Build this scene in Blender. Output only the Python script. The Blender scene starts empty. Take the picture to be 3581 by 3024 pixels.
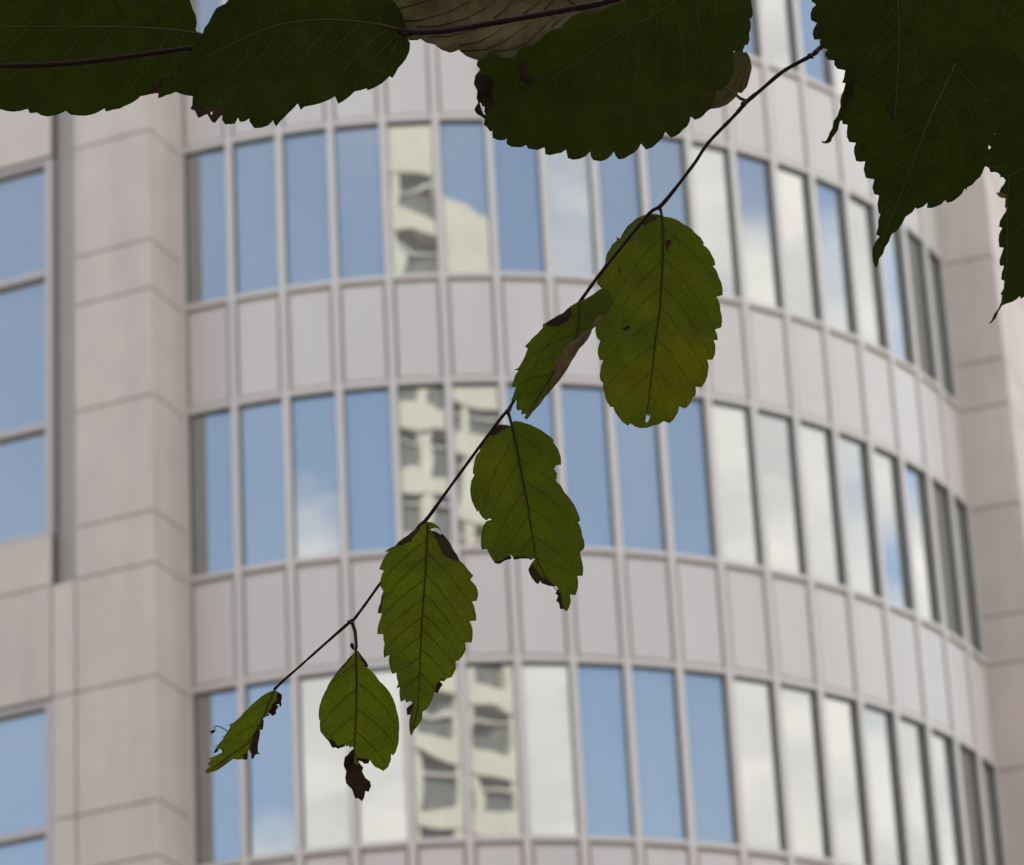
import bpy, bmesh, math, random
from mathutils import Vector, Matrix
from mathutils.geometry import delaunay_2d_cdt

random.seed(7)
SC = bpy.context.scene
COL = SC.collection
R_ = math.radians

# ------------------------------------------------------------------ camera
W, H, F = 3581.0, 3024.0, 13977.0          # frame and focal length in pixels of the photograph
PITCH, ROLL = 0.434162536, -0.0550830418
EYE = Vector((0.0, 0.0, 1.6))
fwd = Vector((0, math.cos(PITCH), math.sin(PITCH)))
r0 = Vector((1, 0, 0)); u0 = r0.cross(fwd)
c_, s_ = math.cos(ROLL), math.sin(ROLL)
CR = c_ * r0 + s_ * u0
CU = -s_ * r0 + c_ * u0
cam_d = bpy.data.cameras.new('camera'); cam = bpy.data.objects.new('camera', cam_d); COL.objects.link(cam)
M = Matrix((CR, CU, -fwd)).transposed().to_4x4(); M.translation = EYE
cam.matrix_world = M
cam_d.sensor_fit = 'HORIZONTAL'; cam_d.sensor_width = 36.0
cam_d.lens = 36.0 * F / W
cam_d.clip_start = 0.05; cam_d.clip_end = 5000
cam_d.dof.use_dof = True; cam_d.dof.focus_distance = 1.285; cam_d.dof.aperture_fstop = 50
SC.camera = cam

# ------------------------------------------------------------------ sky, sun, exposure
SUN_EL, SUN_AZ = R_(47), R_(4)            # sun stands behind the office building, azimuth from +y towards +x
world = bpy.data.worlds.new('World'); SC.world = world; world.use_nodes = True
nt = world.node_tree; nt.nodes.clear()
def wn(t, **kw):
    n = nt.nodes.new(t)
    for k, v in kw.items(): setattr(n, k, v)
    return n
out = wn('ShaderNodeOutputWorld'); bg = wn('ShaderNodeBackground'); bg.inputs['Strength'].default_value = 0.10
sky = wn('ShaderNodeTexSky', sky_type='NISHITA', sun_disc=False, sun_elevation=SUN_EL, sun_rotation=SUN_AZ)
sky.air_density = 0.92; sky.dust_density = 0.35; sky.ozone_density = 1.2
tc = wn('ShaderNodeTexCoord')
nz = wn('ShaderNodeTexNoise'); nz.inputs['Scale'].default_value = 9.0; nz.inputs['Detail'].default_value = 7.0; nz.inputs['Roughness'].default_value = 0.58
mp = wn('ShaderNodeMapping'); mp.inputs['Scale'].default_value = (1, 1, 2.4); mp.inputs['Location'].default_value = (3.1, 1.7, 0.4)
nt.links.new(tc.outputs['Generated'], mp.inputs['Vector']); nt.links.new(mp.outputs['Vector'], nz.inputs['Vector'])
def wmath(op, a, b=None, clamp=False):
    n = wn('ShaderNodeMath', operation=op); n.use_clamp = clamp
    for i, v in enumerate((a, b)):
        if v is None: continue
        if isinstance(v, (int, float)): n.inputs[i].default_value = v
        else: nt.links.new(v, n.inputs[i])
    return n.outputs[0]
# cumulus banks: azimuth (from -y towards +x), elevation, radius in degrees, weight
CLOUDS = [(-13, 18.0, 4.5, 1), (-23, 18.4, 4.6, 1), (-33, 15.2, 3.7, 1), (-22.8, 23, 2.0, .5), (20.5, 18.4, 4.2, 1), (31, 28.6, 3.2, .42), (-11, 29.5, 2.2, .3),
          (63, 27, 5.5, 1), (63, 20, 5.0, 1), (84, 28, 5.5, 1), (84, 20, 5.5, 1), (74, 22, 5.6, .95), (74, 26.0, 3, .35),
          (95, 25.4, 2.6, .6), (95, 21, 4.0, .62), (105, 27, 4.3, 1), (104, 19.5, 3.0, .8), (115, 21.2, 2.6, .9), (116, 17.5, 4.5, .75), (115, 27.0, 3, .45),
          (40, 47, 9, .9), (-30, 55, 11, .9), (95, 48, 12, 1), (75, 68, 11, 1), (120, 38, 10, 1), (60, 40, 8, 1), (-75, 30, 10, .9), (-110, 45, 13, .9), (150, 40, 14, 1), (190, 60, 12, .9), (-60, 12, 8, .9), (0, 75, 12, .7), (135, 14, 9, .9), (-140, 20, 11, .9)]
acc = None
for az, el, rad, wt in CLOUDS:
    a, e = R_(az), R_(el)
    d = Vector((math.sin(a) * math.cos(e), -math.cos(a) * math.cos(e), math.sin(e)))
    vm = wn('ShaderNodeVectorMath', operation='DOT_PRODUCT'); vm.inputs[1].default_value = d
    nt.links.new(tc.outputs['Generated'], vm.inputs[0])
    mr = wn('ShaderNodeMapRange'); mr.interpolation_type = 'SMOOTHSTEP'
    mr.inputs['From Min'].default_value = math.cos(R_(rad * 1.35)); mr.inputs['From Max'].default_value = math.cos(R_(rad * 0.45))
    mr.inputs['To Max'].default_value = wt
    nt.links.new(vm.outputs['Value'], mr.inputs['Value'])
    acc = mr.outputs['Result'] if acc is None else wmath('MAXIMUM', acc, mr.outputs['Result'])
nsum = wmath('MULTIPLY_ADD', nz.outputs['Fac'], 0.9); nt.nodes[-1].inputs[2].default_value = -0.45
val = wmath('ADD', acc, nsum)
mask = wn('ShaderNodeMapRange'); mask.interpolation_type = 'SMOOTHSTEP'
mask.inputs['From Min'].default_value = 0.22; mask.inputs['From Max'].default_value = 0.72
nt.links.new(val, mask.inputs['Value'])
nz2 = wn('ShaderNodeTexNoise'); nz2.inputs['Scale'].default_value = 16.0; nz2.inputs['Detail'].default_value = 4.0
nt.links.new(mp.outputs['Vector'], nz2.inputs['Vector'])
cr = wn('ShaderNodeValToRGB')
cr.color_ramp.elements[0].position = 0.3; cr.color_ramp.elements[0].color = (0.66, 0.64, 0.65, 1)
cr.color_ramp.elements[1].position = 0.62; cr.color_ramp.elements[1].color = (1.06, 0.97, 0.91, 1)
nt.links.new(nz2.outputs['Fac'], cr.inputs['Fac'])
cb = wn('ShaderNodeVectorMath', operation='SCALE'); cb.inputs['Scale'].default_value = 6.3
nt.links.new(cr.outputs['Color'], cb.inputs[0])
nz3 = wn('ShaderNodeTexNoise'); nz3.inputs['Scale'].default_value = 4.0; nz3.inputs['Detail'].default_value = 5.0; nz3.inputs['Roughness'].default_value = 0.6
nt.links.new(mp.outputs['Vector'], nz3.inputs['Vector'])
veil = wn('ShaderNodeMapRange'); veil.inputs['From Min'].default_value = .32; veil.inputs['From Max'].default_value = .75; veil.inputs['To Min'].default_value = 0.03; veil.inputs['To Max'].default_value = 0.25
nt.links.new(nz3.outputs['Fac'], veil.inputs['Value'])
skyv = wn('ShaderNodeMix', data_type='RGBA'); skyv.inputs['B'].default_value = (4.6, 4.7, 4.7, 1)
nt.links.new(veil.outputs['Result'], skyv.inputs['Factor']); nt.links.new(sky.outputs['Color'], skyv.inputs['A'])
mixc = wn('ShaderNodeMix', data_type='RGBA')
nt.links.new(mask.outputs['Result'], mixc.inputs['Factor']); nt.links.new(skyv.outputs['Result'], mixc.inputs['A']); nt.links.new(cb.outputs['Vector'], mixc.inputs['B'])
nt.links.new(mixc.outputs['Result'], bg.inputs['Color']); nt.links.new(bg.outputs['Background'], out.inputs['Surface'])

sun_d = bpy.data.lights.new('sun', 'SUN'); sun_d.energy = 3.2; sun_d.angle = R_(0.53); sun_d.color = (1.0, 0.93, 0.82)
sun = bpy.data.objects.new('sun', sun_d); COL.objects.link(sun)
sd = Vector((math.sin(SUN_AZ) * math.cos(SUN_EL), math.cos(SUN_AZ) * math.cos(SUN_EL), math.sin(SUN_EL)))
sun.rotation_euler = sd.to_track_quat('Z', 'Y').to_euler(); sun.location = (0, 40, 150)
SC.view_settings.view_transform = 'Standard'; SC.view_settings.look = 'None'
SC.view_settings.gamma = 1.0; SC.view_settings.use_curve_mapping = False
SC.view_settings.exposure = 2.06
SC.render.engine = 'CYCLES'
SC.cycles.max_bounces = 10; SC.cycles.transmission_bounces = 8; SC.cycles.diffuse_bounces = 5; SC.cycles.glossy_bounces = 5

# ------------------------------------------------------------------ helpers
def link(name, me, mat=None, parent=None, loc=None):
    o = bpy.data.objects.new(name, me); COL.objects.link(o)
    if mat is not None and hasattr(me, 'materials') and not me.materials:
        for m in (mat if isinstance(mat, (list, tuple)) else [mat]): me.materials.append(m)
    if parent: o.parent = parent
    if loc is not None: o.location = loc
    return o
def empty(name, loc, label, cat, group=None):
    o = bpy.data.objects.new(name, None); COL.objects.link(o); o.location = loc
    o.empty_display_size = 0.2
    o['label'] = label; o['category'] = cat
    if group: o['group'] = group
    return o
class MB:
    def __init__(s): s.v = []; s.f = []
    def box(s, o, u, n, u0, u1, n0, n1, z0, z1):
        b = len(s.v)
        for z in (z0, z1):
            for a, d in ((u0, n0), (u1, n0), (u1, n1), (u0, n1)):
                p = o + u * a + n * d; s.v.append((p.x, p.y, z))
        for q in ((0, 1, 2, 3), (4, 7, 6, 5), (0, 4, 5, 1), (1, 5, 6, 2), (2, 6, 7, 3), (3, 7, 4, 0)):
            s.f.append([b + i for i in q])
    def tube(s, pts, rad, n=8):
        b = len(s.v); k = len(pts)
        t0 = (pts[1] - pts[0]).normalized(); ref = t0.orthogonal().normalized()
        for i, p in enumerate(pts):
            t = (pts[min(i + 1, k - 1)] - pts[max(i - 1, 0)]).normalized()
            ref = (ref - t * ref.dot(t)).normalized(); bi = t.cross(ref)
            r = rad[i] if isinstance(rad, (list, tuple)) else rad
            for j in range(n):
                a = 2 * math.pi * j / n
                q = p + (ref * math.cos(a) + bi * math.sin(a)) * r; s.v.append(tuple(q))
        for i in range(k - 1):
            for j in range(n):
                s.f.append([b + i * n + j, b + i * n + (j + 1) % n, b + (i + 1) * n + (j + 1) % n, b + (i + 1) * n + j])
        s.f.append([b + j for j in range(n)][::-1]); s.f.append([b + (k - 1) * n + j for j in range(n)])
    def mesh(s, name, off=Vector((0, 0, 0)), smooth=False):
        me = bpy.data.meshes.new(name)
        me.from_pydata([(x - off.x, y - off.y, z - off.z) for x, y, z in s.v], [], s.f)
        bm = bmesh.new(); bm.from_mesh(me); bmesh.ops.recalc_face_normals(bm, faces=bm.faces); bm.to_mesh(me); bm.free()
        if smooth: me.polygons.foreach_set('use_smooth', [True] * len(me.polygons))
        return me

def nodemat(name):
    m = bpy.data.materials.new(name); m.use_nodes = True
    t = m.node_tree; t.nodes.clear()
    return m, t, t.nodes.new('ShaderNodeOutputMaterial')
def pmat(name, col, rough=0.6, var=0.08, scale=2.0, bump=0.0, bscale=40.0, spec=0.4, metal=0.0, stain=0.0, rnd=0.0):
    m, t, o = nodemat(name); L = t.links.new
    b = t.nodes.new('ShaderNodeBsdfPrincipled'); b.inputs['Roughness'].default_value = rough
    b.inputs['Metallic'].default_value = metal; b.inputs['Specular IOR Level'].default_value = spec
    tc = t.nodes.new('ShaderNodeTexCoord')
    n = t.nodes.new('ShaderNodeTexNoise'); n.inputs['Scale'].default_value = scale; n.inputs['Detail'].default_value = 6; n.inputs['Roughness'].default_value = 0.62
    geo = t.nodes.new('ShaderNodeNewGeometry'); L(geo.outputs['Position'], n.inputs['Vector'])
    mr = t.nodes.new('ShaderNodeMapRange'); mr.inputs['From Min'].default_value = 0.25; mr.inputs['From Max'].default_value = 0.75
    mr.inputs['To Min'].default_value = 1 - var; mr.inputs['To Max'].default_value = 1 + var
    L(n.outputs['Fac'], mr.inputs['Value'])
    val = mr.outputs['Result']
    if stain:
        mp = t.nodes.new('ShaderNodeMapping'); mp.inputs['Scale'].default_value = (3.0, 3.0, 0.25); L(geo.outputs['Position'], mp.inputs['Vector'])
        n3 = t.nodes.new('ShaderNodeTexNoise'); n3.inputs['Scale'].default_value = 1.3; n3.inputs['Detail'].default_value = 5; L(mp.outputs['Vector'], n3.inputs['Vector'])
        m3 = t.nodes.new('ShaderNodeMapRange'); m3.inputs['From Min'].default_value = 0.35; m3.inputs['From Max'].default_value = 0.7
        m3.inputs['To Min'].default_value = 1; m3.inputs['To Max'].default_value = 1 - stain; L(n3.outputs['Fac'], m3.inputs['Value'])
        mm = t.nodes.new('ShaderNodeMath'); mm.operation = 'MULTIPLY'; L(val, mm.inputs[0]); L(m3.outputs['Result'], mm.inputs[1]); val = mm.outputs[0]
    if rnd:
        oi = t.nodes.new('ShaderNodeObjectInfo'); m4 = t.nodes.new('ShaderNodeMapRange'); m4.inputs['To Min'].default_value = 1 - rnd; m4.inputs['To Max'].default_value = 1 + rnd
        L(oi.outputs['Random'], m4.inputs['Value'])
        mm = t.nodes.new('ShaderNodeMath'); mm.operation = 'MULTIPLY'; L(val, mm.inputs[0]); L(m4.outputs['Result'], mm.inputs[1]); val = mm.outputs[0]
    vs = t.nodes.new('ShaderNodeVectorMath'); vs.operation = 'SCALE'; vs.inputs[0].default_value = col; L(val, vs.inputs['Scale'])
    L(vs.outputs['Vector'], b.inputs['Base Color'])
    if bump:
        n2 = t.nodes.new('ShaderNodeTexNoise'); n2.inputs['Scale'].default_value = bscale; n2.inputs['Detail'].default_value = 5; L(geo.outputs['Position'], n2.inputs['Vector'])
        bp = t.nodes.new('ShaderNodeBump'); bp.inputs['Strength'].default_value = 1; bp.inputs['Distance'].default_value = bump
        L(n2.outputs['Fac'], bp.inputs['Height']); L(bp.outputs['Normal'], b.inputs['Normal'])
    L(b.outputs['BSDF'], o.inputs['Surface'])
    return m
def glassmat(name, refl, tint, wav=0.0015):
    m, t, o = nodemat(name); L = t.links.new
    geo = t.nodes.new('ShaderNodeNewGeometry'); oi = t.nodes.new('ShaderNodeObjectInfo'); tc = t.nodes.new('ShaderNodeTexCoord')
    va = t.nodes.new('ShaderNodeVectorMath'); va.operation = 'ADD'
    sc = t.nodes.new('ShaderNodeVectorMath'); sc.operation = 'SCALE'; sc.inputs[0].default_value = (37, 61, 17); L(oi.outputs['Random'], sc.inputs['Scale'])
    L(tc.outputs['Object'], va.inputs[0]); L(sc.outputs['Vector'], va.inputs[1])
    n = t.nodes.new('ShaderNodeTexNoise'); n.inputs['Scale'].default_value = 1.35; n.inputs['Detail'].default_value = 1.2; n.inputs['Roughness'].default_value = 0.4
    L(va.outputs['Vector'], n.inputs['Vector'])
    bp = t.nodes.new('ShaderNodeBump'); bp.inputs['Distance'].default_value = wav; bp.inputs['Strength'].default_value = 1; L(n.outputs['Fac'], bp.inputs['Height'])
    g = t.nodes.new('ShaderNodeBsdfAnisotropic'); g.inputs['Roughness'].default_value = 0.0; g.inputs['Color'].default_value = (*tint, 1); L(bp.outputs['Normal'], g.inputs['Normal'])
    d = t.nodes.new('ShaderNodeBsdfDiffuse'); d.inputs['Color'].default_value = (0.165, 0.145, 0.125, 1)
    fr = t.nodes.new('ShaderNodeFresnel'); fr.inputs['IOR'].default_value = 1.5
    ad = t.nodes.new('ShaderNodeMath'); ad.operation = 'MULTIPLY_ADD'; ad.use_clamp = True; ad.inputs[1].default_value = 1 - refl; ad.inputs[2].default_value = refl
    L(fr.outputs['Fac'], ad.inputs[0])
    mx = t.nodes.new('ShaderNodeMixShader'); L(ad.outputs[0], mx.inputs['Fac']); L(d.outputs['BSDF'], mx.inputs[1]); L(g.outputs['BSDF'], mx.inputs[2])
    L(mx.outputs['Shader'], o.inputs['Surface'])
    return m

M_stone = pmat('stone_cladding', (0.59, 0.492, 0.402), 0.75, 0.06, 2.2, 0.0006, 60, stain=0.10, rnd=0.025)
M_joint = pmat('joint_mortar', (0.33, 0.30, 0.275), 0.9, 0.06, 5)
M_metal = pmat('frame_metal', (0.63, 0.565, 0.488), 0.45, 0.02, 3, spec=0.4)
M_span = pmat('spandrel_metal', (0.625, 0.562, 0.487), 0.35, 0.025, 1.2, spec=0.4, stain=0.06, rnd=0.03)
M_gap = pmat('joint_shadow_metal', (0.54, 0.48, 0.425), 0.7, 0.03, 3)
M_gasket = pmat('dark_gasket', (0.12, 0.135, 0.122), 0.6, 0.03, 3)
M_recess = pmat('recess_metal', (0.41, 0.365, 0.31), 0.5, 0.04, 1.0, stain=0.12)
M_winframe = pmat('grey_window_frame', (0.47, 0.42, 0.385), 0.5, 0.02, 3, spec=0.3)
M_glass = glassmat('coated_glass', 0.245, (0.90, 0.975, 0.95))
M_cream = pmat('cream_render', (0.54, 0.505, 0.43), 0.8, 0.10, 0.35, stain=0.12)
M_towerglass = pmat('tower_glazing', (0.125, 0.125, 0.12), 0.25, 0.45, 0.55, spec=0.5)
M_ground = pmat('street_paving', (0.10, 0.095, 0.088), 0.85, 0.15, 0.6, 0.002, 30)

# ------------------------------------------------------------------ ground
g = MB(); g.box(Vector((0, 0, 0)), Vector((1, 0, 0)), Vector((0, 1, 0)), -2500, 2500, -2500, 2500, -0.5, 0.0)
go = link('ground', g.mesh('ground'), M_ground); go['kind'] = 'structure'

# ------------------------------------------------------------------ office building
Z0 = EYE.z
CX, CY, RAD = -1.17363, 53.4615, 8.02942
T0, DT = -0.294544117, 0.0861159342
SA = 23.29896 + Z0; FL = 3.8; HH = 2.29972
BASE = Vector((CX, CY, 0))
bld = empty('office_building', BASE, 'pale office building with a bowed curtain wall between two stone clad wings', 'building')
def part(name, mb, mat, parent=bld, smooth=False):
    return link(name, mb.mesh(name, BASE, smooth), mat, parent)
def sub(name, mb, mat, parent): return link(name, mb.mesh(name, BASE), mat, parent)
ZV = Vector((0, 0, 1))
def pol(t, r): return Vector((CX + r * math.sin(t), CY - r * math.cos(t), 0))
NB = 18                                   # bays -1 .. 16
KMIN, KMAX = -6, 8
ROOF = SA + KMAX * FL + 5.0
tang = lambda t: Vector((math.cos(t), math.sin(t), 0))
norm = lambda t: Vector((math.sin(t), -math.cos(t), 0))
# backing behind the curtain wall
back = MB()
for m in range(-1, 17):
    t = T0 + DT * (m + .5); half = RAD * math.tan(DT / 2)
    back.box(pol(t, RAD), tang(t), norm(t), -half, half, -0.40, -0.15, 0.02, ROOF - 0.1)
part('backing_wall', back, M_gap)
# mullions
for m in range(-1, 18):
    t = T0 + DT * m; mb = MB()
    hw = 0.044 if 0 <= m <= 16 else 0.035
    mb.box(pol(t, RAD), tang(t), norm(t), -hw, hw, -0.147, 0.0, 0.02, ROOF)
    part('mullion', mb, M_metal)
chord = 2 * RAD * math.sin(DT / 2)
bw = chord - 0.088                          # clear width between mullions
# shared meshes for the repeated pieces (local x along the wall, -y outward, z up from the sill)
def local(fn):
    mb = MB(); fn(mb); return mb
X, Y = Vector((1, 0, 0)), Vector((0, 1, 0)); O = Vector((0, 0, 0))
GZ0, GZ1 = 0.085, HH + 0.03
pm = MB(); pm.box(O, X, Y, -bw / 2 + .016, bw / 2 - .016, 0, 0.012, -(GZ1 - GZ0) / 2 + .02, (GZ1 - GZ0) / 2 - .02)
pane_me = pm.mesh('glass_pane'); pane_me.materials.append(M_glass)
fm = MB()
for a, b, c, d, f in ((-bw / 2 + .0005, -bw / 2 + .014, GZ0, GZ1, -.045), (bw / 2 - .014, bw / 2 - .0005, GZ0, GZ1, -.045), (-bw / 2 + .014, bw / 2 - .014, GZ0, GZ0 + .018, -.012), (-bw / 2 + .014, bw / 2 - .014, GZ1 - .022, GZ1, -.045)):
    fm.box(O, X, Y, a, b, f, 0.02, c, d)
frame_me = fm.mesh('window_frame'); frame_me.materials.append(M_gasket)
sm = MB(); sz0, sz1 = HH + 0.125, FL - 0.05
sm.box(O, X, Y, -bw / 2 + .035, bw / 2 - .035, -0.02, 0.010, sz0, sz1)
span_me = sm.mesh('spandrel_panel')
bm = bmesh.new(); bm.from_mesh(span_me); bmesh.ops.bevel(bm, geom=[e for e in bm.edges], offset=0.006, segments=1, affect='EDGES'); bm.to_mesh(span_me); bm.free()
span_me.materials.append(M_span)
jm = MB(); jm.box(O, X, Y, -bw / 2 + .001, bw / 2 - .001, 0.011, 0.024, HH + .106, FL + .017)
joint_me = jm.mesh('joint_backing'); joint_me.materials.append(M_gap)
rnd = random.Random(3)
for k in range(KMIN, KMAX + 1):
    s = SA + k * FL
    sill, head = MB(), MB()
    for m in range(-1, 17):
        t = T0 + DT * (m + .5); n = norm(t); ang = t
        ra = RAD * math.cos(DT / 2)
        p = pol(t, ra - 0.088)
        o = link('glass_pane', pane_me, None, bld, p + ZV * (s + (GZ0 + GZ1) / 2) - BASE)
        o.rotation_euler = (R_(rnd.uniform(-.10, .10)), R_(0), ang + R_(rnd.uniform(-.18, .18)) + (0.045 if m == -1 else 0))
        o = link('window_frame', frame_me, None, bld, pol(t, ra - 0.088) + ZV * s - BASE); o.rotation_euler = (0, 0, ang)
        o = link('spandrel_panel', span_me, None, bld, pol(t, ra - 0.042) + ZV * s - BASE); o.rotation_euler = (0, 0, ang)
        o = link('joint_backing', joint_me, None, bld, pol(t, ra - 0.060) + ZV * s - BASE); o.rotation_euler = (0, 0, ang)
        q = pol(t, ra)
        sill.box(q, tang(t), n, -bw / 2 + .001, bw / 2 - .001, -0.14, -0.006, s + 0.018, s + 0.085)
        head.box(q, tang(t), n, -bw / 2 + .001, bw / 2 - .001, -0.14, -0.012, s + HH + 0.03, s + HH + 0.105)
    part('sill_rail', sill, M_metal); part('head_rail', head, M_metal)

# stone clad left wing
AL = R_(22.6)
C0 = Vector((-4.48, 45.25, 0)); UL = Vector((-math.cos(AL), math.sin(AL), 0)); NL = Vector((-math.sin(AL), -math.cos(AL), 0))
RD = Vector((math.sin(AL), math.cos(AL), 0)); RN = Vector((math.cos(AL), -math.sin(AL), 0))      # the return towards the curtain wall
E0 = pol(T0 - DT, RAD); RL = (E0 - C0).dot(RD) + 0.05
G = 0.011
def levels(k): s = SA + k * FL; return s, s + 0.70, s + HH           # sill, transom, head joints
K0, K1 = -3, 2
cut = []
for k in range(K0, K1 + 1): cut += list(levels(k))
zlo, zhi = cut[0], SA + (K1 + 1) * FL; cut.append(zhi)
core = MB()
core.box(C0, UL, NL, 0.06, 1.12, -9, -0.06, 0.02, ROOF)
core.box(C0, UL, NL, 1.12, 1.46, -9, -0.22, 0.02, ROOF)
core.box(C0, UL, NL, 1.46, 16, -9, -0.20, 0.02, ROOF)
part('wing_core', core, M_joint)
plain = MB()
for a, b in ((0.02, zlo - G), (zhi + G, ROOF)):
    plain.box(C0, UL, NL, 0.0, 16, -0.19, 0.0, a, b)
part('outer_wall', plain, M_stone)
SX = [(0.0, 1.12), (1.12, 1.46), (1.46, 4.9), (4.9, 8.4), (8.4, 12.2), (12.2, 16)]
wins = []
for i in range(len(cut) - 1):
    z0, z1 = cut[i] + G, cut[i + 1] - G
    k, ph = K0 + i // 3, i % 3                       # ph 0: sill..transom, 1: transom..head, 2: spandrel
    for j, (a, b) in enumerate(SX):
        if j == 1 and z0 > SA - FL - 0.1: continue   # recessed channel instead
        even = (k % 2 == 0)
        glazed = (even and ph in (0, 1)) or ((not even) and ph in (1, 2))
        if j >= 2 and glazed: continue
        mb = MB()
        mb.box(C0, UL, NL, a + (G if j else 0), b - G, -0.055, 0.0, z0, z1)
        part('stone_panel', mb, M_stone)
    mb = MB(); mb.box(C0, RD, RN, 0.058, RL, -0.055, 0.0, z0, z1)
    part('stone_panel', mb, M_stone)
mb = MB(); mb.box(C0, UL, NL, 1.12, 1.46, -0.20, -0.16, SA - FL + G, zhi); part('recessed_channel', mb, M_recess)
for k in range(K0, K1 + 1):
    if k % 2: continue
    top = SA + k * FL + HH; bot = SA + (k - 1) * FL + 0.70
    if bot < zlo: bot = zlo + 0.03
    for (a, b) in SX[2:]:
        fr = MB(); t1, t2 = SA + k * FL + 0.62, SA + (k - 1) * FL + HH - 0.05
        fr.box(C0, UL, NL, a + .012, a + .105, -0.14, -0.03, bot + .012, top - .012); fr.box(C0, UL, NL, b - .105, b - .012, -0.14, -0.03, bot + .012, top - .012)
        bars = [(bot + .012, bot + .075), (top - .085, top - .012), (t1 - .045, t1 + .045), (t2 - .045, t2 + .045)]
        bars.sort()
        for z0, z1 in bars: fr.box(C0, UL, NL, a + .106, b - .106, -0.14, -0.035, z0, z1)
        wf = part('window', fr, M_winframe)
        for (_, z0), (z1, _) in zip(bars[:-1], bars[1:]):
            pn = MB(); pn.box(C0, UL, NL, a + .106, b - .106, -0.135, -0.125, z0, z1)
            sub('pane', pn, M_glass, wf)

# stone clad right wing
IC = Vector((6.27, 50.37, 0)); AR = R_(18.5)
UR = Vector((math.cos(AR), -math.sin(AR), 0)); NR = Vector((-math.sin(AR), -math.cos(AR), 0))
DR = Vector((math.sin(AR), math.cos(AR), 0)); QR = Vector((math.cos(AR), -math.sin(AR), 0))
WR = 0.665
OC = IC + UR * WR
core = MB(); core.box(IC, UR, NR, -0.25, WR - 0.06, -9, -0.06, 0.02, ROOF); part('wing_core', core, M_joint)
plain = MB()
for a, b in ((0.02, zlo - G), (zhi + G, ROOF)):
    plain.box(IC, UR, NR, -0.2, WR, -0.058, 0.0, a, b); plain.box(OC, DR, QR, 0.06, 9, -0.058, 0.0, a, b)
part('outer_wall', plain, M_stone)
for i in range(len(cut) - 1):
    z0, z1 = cut[i] + G, cut[i + 1] - G
    mb = MB(); mb.box(IC, UR, NR, -0.2, WR, -0.055, 0.0, z0, z1); part('stone_panel', mb, M_stone)
    for a, b in ((0.057, 0.95), (0.95, 2.4), (2.4, 4.6), (4.6, 6.8), (6.8, 9.0)):
        mb = MB(); mb.box(OC, DR, QR, a + (G if a > .1 else 0), b - G, -0.055, 0.0, z0, z1); part('stone_panel', mb, M_stone)
rf = MB()
rf.box(C0 + RD * 4, UL, NL, -11, 15, -9, 2, ROOF + 0.004, ROOF + 0.6); part('roof', rf, M_joint)
mass = MB(); mass.box(Vector((CX, CY, 0)), UL, NL, -7.4, 14, -14, -4.5, 0.02, ROOF - 0.02); part('rear_block', mass, M_stone)

# ------------------------------------------------------------------ cream tower across the street (seen in the panes)
TB = Vector((12.5, -106, 0)); TA = R_(-26)
tu = Vector((math.cos(TA), math.sin(TA), 0)); tn = Vector((-math.sin(TA), math.cos(TA), 0))
tow = empty('apartment_tower', TB, 'tall sunlit cream tower with dark windows mirrored in the middle panes', 'tower')
TD = 22.0; FH = 3.7
def tpart(name, mb, mat): return link(name, mb.mesh(name, TB), mat, tow)
def tblock(x0, x1, n0, n1, top, blank):
    mb = MB(); mb.box(TB, tu, tn, x0 + .5, x1 - .5, n0 + .3, n1 - .5, 0.02, top - .5); tpart('glazing', mb, M_towerglass)
    z = top; i = 0
    while z > 3:
        h = blank if i == 0 else 1.3
        mb = MB(); mb.box(TB, tu, tn, x0, x1, n0, n1, max(z - h, .02), z); tpart('floor_band', mb, M_cream)
        mb = MB(); mb.box(TB, tu, tn, x0 + .2, x1 - .2, n1 - .5, n1 - .25, max(z - h - .95, .03), max(z - h - .80, .06)); tpart('window_ledge', mb, M_cream)
        z -= h + FH - 1.3; i += 1
    x = x0 + .45; w = (x1 - x0 - .9) / round((x1 - x0) / 2.7)
    while x < x1:
        mb = MB(); mb.box(TB, tu, tn, x - .30, x + .30, n1 - .62, n1 - .10, 0.03, top - .3); tpart('pier', mb, M_cream); x += w
tblock(-25, -5.0, -TD, 1.2, 121.0, 16.4)
tblock(-4.95, 24, -TD + 2, 0.0, 112.8, 6.5)

# ------------------------------------------------------------------ unseen brick blocks added behind the viewer to dim lower facade and leaves
M_brick = pmat('brown_brick', (0.13, 0.085, 0.065), 0.9, 0.15, 0.5, 0.004, 12)
M_dkglass = pmat('shop_glazing', (0.04, 0.045, 0.05), 0.2, .1, .5, spec=.5)
for bx0, bx1, bh, dsc in ((-62, -21, 30.0, 'lower brown brick block added unseen behind the viewer, left of the gap'), (-20, 24, 33.0, 'tallest brown brick block added unseen straight behind the viewer'), (25, 66, 28.0, 'lowest brown brick block added unseen behind the viewer, on the right')):
    bo = Vector(((bx0 + bx1) / 2, -17, 0))
    bk = empty('added_brick_block', bo, dsc, 'building', 'unseen brick blocks added to dim the lower facade')
    mb = MB(); mb.box(Vector((0, -17, 0)), X, Y, bx0, bx1, -14, 0, 0.02, bh); link('wall', mb.mesh('wall', bo), M_brick, bk)
    mb = MB(); mb.box(Vector((0, -17, 0)), X, Y, bx0 - .2, bx1 + .2, -14.2, .2, bh + .003, bh + .8); link('parapet', mb.mesh('parapet', bo), M_brick, bk)
    mb = MB(); z = 4.5
    while z < bh - 2.5:
        x = bx0 + 1.5
        while x < bx1 - 2:
            mb.box(Vector((0, -17, 0)), X, Y, x, x + 1.3, 0.004, .03, z, z + 1.9); x += 3.0
        z += 3.5
    wo = link('window', mb.mesh('window', bo), M_dkglass, bk); wo['kind'] = 'stuff'

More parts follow.
